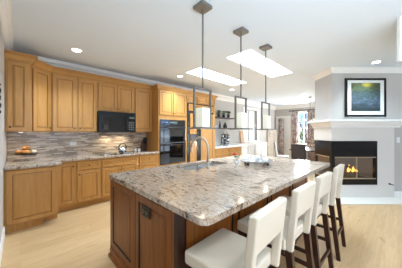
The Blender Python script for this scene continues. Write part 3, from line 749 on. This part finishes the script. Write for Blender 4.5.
for x, y, hh in ((.50, .2, .11), (.55, .24, .17), (.60, .2, .09), (.65, .25, .12), (.70, .22, .07)):
    B().lathe([(.006, 0), (.024, hh*.25), (.018, hh*.5), (.008, hh*.8), (.001, hh)], (x, y, .22), 10).build('flame', 'ember', f)
l = bpy.data.lights.new('fire_glow', 'POINT'); l.energy = .5; l.color = (1, .5, .18); l.shadow_soft_size = .1
lo = bpy.data.objects.new('fire_glow', l); COL.objects.link(lo); q = rd(r0+.35, 4.3); lo.location = (q[0], q[1], FZ0+.50)
# picture
pw, ph = .86, .815
q = rd(3.043, 4.0)
p = thing('framed_picture', 'blue and green landscape-toned picture in a black frame above the mantel', 'picture', (q[0], q[1], 1.71), FA)
B().loops(pw, ph, [(0, 0), (0, -.03), (.008, -.036), (.04, -.034), (.045, -.02)]).build('frame', 'black', p)
B().box(.043, -.023, .043, pw-.043, -.021, ph-.043).build('mat_board', 'ceramic', p)
B().box(.125, -.0265, .12, pw-.125, -.0235, ph-.10).build('artwork', 'painting', p)
q = rd(4.178, 4.0); outlet('light_switch', 'white light switch on the wall right of the fireplace', (q[0], q[1], 1.22), FA, True, 'plastic', 1)
q = rd(3.967, 3.97)
t = thing('gas_valve_key', 'small dark gas valve key on the wall low right of the fireplace', 'valve', (q[0], q[1], .298), FA)
B().lathe([(.02, 0), (.02, .004), (.008, .006), (.007, .05)], axis='y', n=12).build('escutcheon', 'darkmetal', t)
B().tube([(-.035, -.05, .012), (.04, -.05, -.014)], .009, 8).build('key', 'darkmetal', t)
# hanging panel at the right edge
q = rd(2.32, 2.20)
t = thing('hanging_panel', 'grey panel with white edge hanging from the ceiling at the right edge', 'panel', (q[0], q[1], 2.22), FA)
B().box(0, 0, 0, .03, .035, .519).box(.03, 0, .47, .7, .035, .519).build('edge', 'white', t)
B().box(.03, .006, .0, .7, .03, .47).build('panel', 'greypane', t)
# dark ornament on the left wall
o = B()
for k in range(4):
    z = .07*k; o.tube([(.012, -.02, z), (.028, .02, z+.03), (.012, .03, z+.06), (.028, -.01, z+.08), (.012, -.02, z+.07)], .008, 6)
o.tube([(.01, 0, -.01), (.01, 0, .30)], .008, 6)
tag(o.build('wall_ornament', 'darkmetal', loc=(XL+.0, 2.6, 1.55)), 'dark scrolled ornament on the left wall at the photo edge', 'ornament')

# ------------------------------------------------------------------ back wall: shelves, buffet, white cabinets
SG = 'floating shelves on the back wall'
tag(B().box(4.95, 4.36, 1.885, 5.98, 4.578, 1.925).build('wall_shelf', 'shelf', bevel=.003), 'upper dark floating shelf carrying small plants', 'shelf', SG)
tag(B().box(4.95, 4.36, 1.50, 5.98, 4.578, 1.54).build('wall_shelf', 'shelf', bevel=.003), 'lower dark floating shelf carrying vases', 'shelf', SG)
for i, (x, lb) in enumerate(((5.14, 'left potted plant on the upper floating shelf'), (5.42, 'middle potted plant on the upper floating shelf'), (5.70, 'right potted plant on the upper floating shelf'))):
    t = thing('potted_plant', lb, 'plant', (x, 4.45, 1.9255), i, 'plants on the upper shelf')
    B().lathe([(.045, 0), (.06, .10), (.05, .10), (.045, .085)], n=14).build('pot', 'pot', t)
    b = B()
    for k in range(26):
        a = random.uniform(0, 2*PI); r = random.uniform(0, .085); z = random.uniform(.10, .24)
        b.ball((r*math.cos(a), r*math.sin(a), z), .03, 1, .7, .6, 6, jitter=.15)
    b.build('foliage', 'plant', t)
VG = 'vases on the lower shelf'
for x, h, r, m, lb in ((5.08, .24, .03, 'glass', 'slim clear bottle on the lower floating shelf, leftmost'), (5.22, .24, .035, 'pot', 'tall dark bottle on the lower floating shelf'), (5.52, .20, .075, 'pot', 'round dark jug on the lower floating shelf, rightmost')):
    tag(B().lathe([(r*.8, 0), (r, h*.15), (r*.95, h*.55), (r*.45, h*.75), (r*.4, h*.95), (r*.5, h), (r*.35, h)], n=16).build('vase', m if m != 'glass' else 'crystal', loc=(x, 4.46, 1.5405)), lb, 'vase', VG)
t = thing('buffet_cabinet', 'honey maple cabinet with a pale top under the floating shelves', 'cabinet', (4.50, 4.08, 0))
W = 1.48
B().box(0, 0, .1, W, .49, .85).build('carcass', 'maple', t); B().box(0, .06, 0, W, .48, .1).build('toe_kick', 'maple_h', t)
B().box(-.0, -.03, .85, W+.02, .495, .885).build('top', 'white', t, bevel=.004)
for k in range(2):
    door(W/2-.03, .15, t, .02+k*(W/2-.01), .68, name='drawer', knob=(W/4, .075)); door(W/2-.03, .53, t, .02+k*(W/2-.01), .13, knob=(.04, .48))
B().box(.0, -.023, .1, .018, 0, .85).build('stile', 'espresso', t)
# round wine rack
t = thing('wine_rack', 'round wire bottle rack with dark bottles on the maple cabinet', 'wine rack', (5.44, 4.38, .886), .5)
R = .235
B().tube([(R*math.cos(2*PI*k/28), -.06, R+.012+R*math.sin(2*PI*k/28)) for k in range(29)], .012, 6).tube([(R*math.cos(2*PI*k/28), .06, R+.012+R*math.sin(2*PI*k/28)) for k in range(29)], .012, 6).build('ring', 'steel', t)
B().box(-.11, -.08, 0, .11, .08, .012).build('foot', 'steel', t)
for k in range(7):
    a = 2*PI*k/7+.3; x, z = .15*math.cos(a), R+.012+.15*math.sin(a)
    o = B().lathe([(.044, -.12), (.052, -.11), (.052, .05), (.016, .09), (.016, .14)], (x, 0, z), 12, axis='y').build('wine_bottle', 'blackglass', loc=(5.44, 4.38, .886), rz=.5)
    tag(o, 'dark wine bottle lying in the round wire rack', 'bottle', 'wine bottles in the round rack')
t = thing('white_cabinet', 'white built-in cabinet run under the small cased window', 'cabinet', (6.02, 4.10, 0))
W = 2.02
B().box(0, 0, .1, W, .47, .88).build('carcass', 'white', t); B().box(0, .06, 0, W, .46, .1).build('toe_kick', 'white', t); B().box(-.01, -.03, .88, W+.02, .475, .92).build('top', 'white', t, bevel=.004)
for k in range(4): door(W/4-.02, .74, t, .01+k*W/4, .12, mats=('white', 'greypane'), knob=(.05, .68), kmat='steel')
t = B().box(-.13, 0, 0, .13, .02, .5)
t.xf(Matrix.Rotation(-.12, 4, 'X'))
tag(t.build('cutting_board', 'maple', loc=(6.75, 4.50, .923), bevel=.005), 'wooden board leaning on the wall beside the small window', 'board')
# beige folding screen in the corner
t = thing('folding_screen', 'mottled beige folding screen in the far corner beside the glazed door', 'screen', (8.94, 4.50, 0))
for k in range(3):
    x0, y0 = k*.28, (.0 if k % 2 == 0 else -.10); x1, y1 = x0+.275, (-.10 if k % 2 == 0 else 0)
    B().prism([(x0, y0), (x1, y1), (x1, y1+.03), (x0, y0+.03)], .0, 1.5).build('leaf', 'mottled', t)

# ------------------------------------------------------------------ dining area
def curtain(lb, y0, y1, z0, z1, x, waves, m='floral', name='curtain', amp=.035, group=None):
    b = B(); n = waves*8; th = .006
    P = [(x-.06+amp*math.sin(2*PI*waves*k/n), y0+(y1-y0)*k/n) for k in range(n+1)]
    for zz0, zz1 in ((z0, z1),):
        A = [[b.bm.verts.new((px+o, py, z)) for px, py in P] for o, z in ((0, zz0), (0, zz1), (th, zz0), (th, zz1))]
        for k in range(n):
            b.face([A[0][k], A[0][k+1], A[1][k+1], A[1][k]], 0, True); b.face([A[2][k], A[3][k], A[3][k+1], A[2][k+1]], 0, True)
            b.face([A[0][k], A[2][k], A[2][k+1], A[0][k+1]]); b.face([A[1][k], A[1][k+1], A[3][k+1], A[3][k]])
        for k in (0, n): b.face([A[0][k], A[1][k], A[3][k], A[2][k]])
    return tag(b.build(name, m), lb, 'curtain', group)
CG = 'floral curtains in the dining area'
curtain('floral curtain hanging at the left of the dining window', 3.40, 3.70, .02, 2.43, XF, 3, group=CG)
curtain('floral curtain hanging at the right of the dining window', 2.56, 2.98, .02, 2.43, XF, 4, group=CG)
curtain('floral curtain hanging over the left half of the glazed door', 4.10, 4.36, .02, 2.10, XF, 3, m='floral', group=CG)
tag(B().tube([(XF-.06, 2.45, 2.45), (XF-.06, 3.8, 2.45)], .014, 8).ball((XF-.06, 2.45, 2.45), .03).ball((XF-.06, 3.8, 2.45), .03).box(XF-.06, 3.755, 2.44, XF, 3.77, 2.46).box(XF-.06, 2.48, 2.44, XF, 2.495, 2.46).build('curtain_rod', 'darkmetal'), 'dark curtain rod above the dining window', 'curtain rod')
t = thing('dining_table', 'dark dining table beyond the island', 'table', (7.9, 2.22, 0))
B().box(-.75, -.55, .72, .75, .55, .76).build('tabletop', 'espresso', t, bevel=.006)
for x in (-.66, .66):
    for y in (-.46, .46): B().box(x-.035, y-.035, 0, x+.035, y+.035, .72).build('leg', 'espresso', t)
def dchair(lb, x, y, rz, m, back=1.0):
    t = thing('dining_chair', lb, 'chair', (x, y, 0), rz, 'dining chairs')
    B().box(-.22, -.22, .42, .22, .22, .49).build('seat', m, t, bevel=.02)
    B().hexa([(-.22, -.23, .46), (.22, -.23, .46), (.22, -.17, .46), (-.22, -.17, .46)], [(-.22, -.30, back), (.22, -.30, back), (.22, -.255, back), (-.22, -.255, back)]).build('backrest', m, t, bevel=.015)
    if m == 'whitefab': B().hexa([(-.225, -.245, .44), (.225, -.245, .44), (.225, -.231, .44), (-.225, -.231, .44)], [(-.225, -.318, back+.005), (.225, -.318, back+.005), (.225, -.301, back+.005), (-.225, -.301, back+.005)]).build('back_shell', 'espresso', t)
    for s_ in (-1, 1):
        for yy in (-.19, .19): B().box(s_*.19-.02, yy-.02, 0, s_*.19+.02, yy+.02, .42).build('leg', 'espresso', t)
    return t
M['whitefab'] = mat('white_chair_fabric', srgb(226, 222, 220), .8)
dchair('dark dining chair with its back to the island', 6.62, 2.18, -PI/2, 'chair_dark')
dchair('white upholstered dining chair with dark back posts, left of the dark one', 7.25, 3.05, -PI*.87, 'whitefab')
dchair('dark dining chair at the far right of the table, half hidden by the fireplace', 7.9, 1.46, 0, 'chair_dark')
# chandelier
t = thing('chandelier', 'slim chandelier hanging over the dining table', 'chandelier', (8.05, 2.34, CZ))
B().lathe([(.06, 0), (.06, -.015), (.015, -.04)], n=16).build('canopy', 'nickel', t)
B().tube([(0, 0, -.03), (0, 0, -.98)], .01, 8).build('rod', 'nickel', t)
B().lathe([(.012, -.97), (.035, -1.01), (.035, -1.05), (.01, -1.09)], n=14).build('hub', 'nickel', t)
for k in range(5):
    a = 2*PI*k/5+.2; ca_, sa_ = math.cos(a), math.sin(a)
    ar = B().tube([(.02*ca_, .02*sa_, -1.03), (.14*ca_, .14*sa_, -1.08), (.25*ca_, .25*sa_, -1.03), (.27*ca_, .27*sa_, -.98)], .008, 6).build('arm', 'nickel', t)
    B().lathe([(.025, -.98), (.06, -.86), (.055, -.86), (.02, -.975)], (.27*ca_, .27*sa_, 0), 14).build('lamp_shade', 'frosted', ar)
# outdoors seen through the dining window
struct(B().box(10.2, -6, -.35, 40, 18, -.3).build('ground', 'grass'))
t = thing('garden_tree', 'bare trunk tree in the garden outside the dining window', 'tree', (13.2, 4.1, -.3))
B().tube([(0, 0, 0), (.05, .02, 1.2), (-.02, .05, 2.2), (.1, 0, 3.6)], .1, 8, radii=[.14, .11, .09, .04]).tube([(0, .03, 1.5), (.3, .5, 2.4), (.4, .7, 3.0)], .05, 6).tube([(0, .03, 1.8), (-.2, -.5, 2.6), (-.3, -.8, 3.3)], .05, 6).build('trunk', 'log', t)
b = B()
for k in range(70): b.ball((random.gauss(0, .8), random.gauss(0, .9), random.uniform(.5, 1.7)), random.uniform(.08, .2), 1, 1, .7, 6, jitter=.25)
b.build('foliage', 'plant', t)
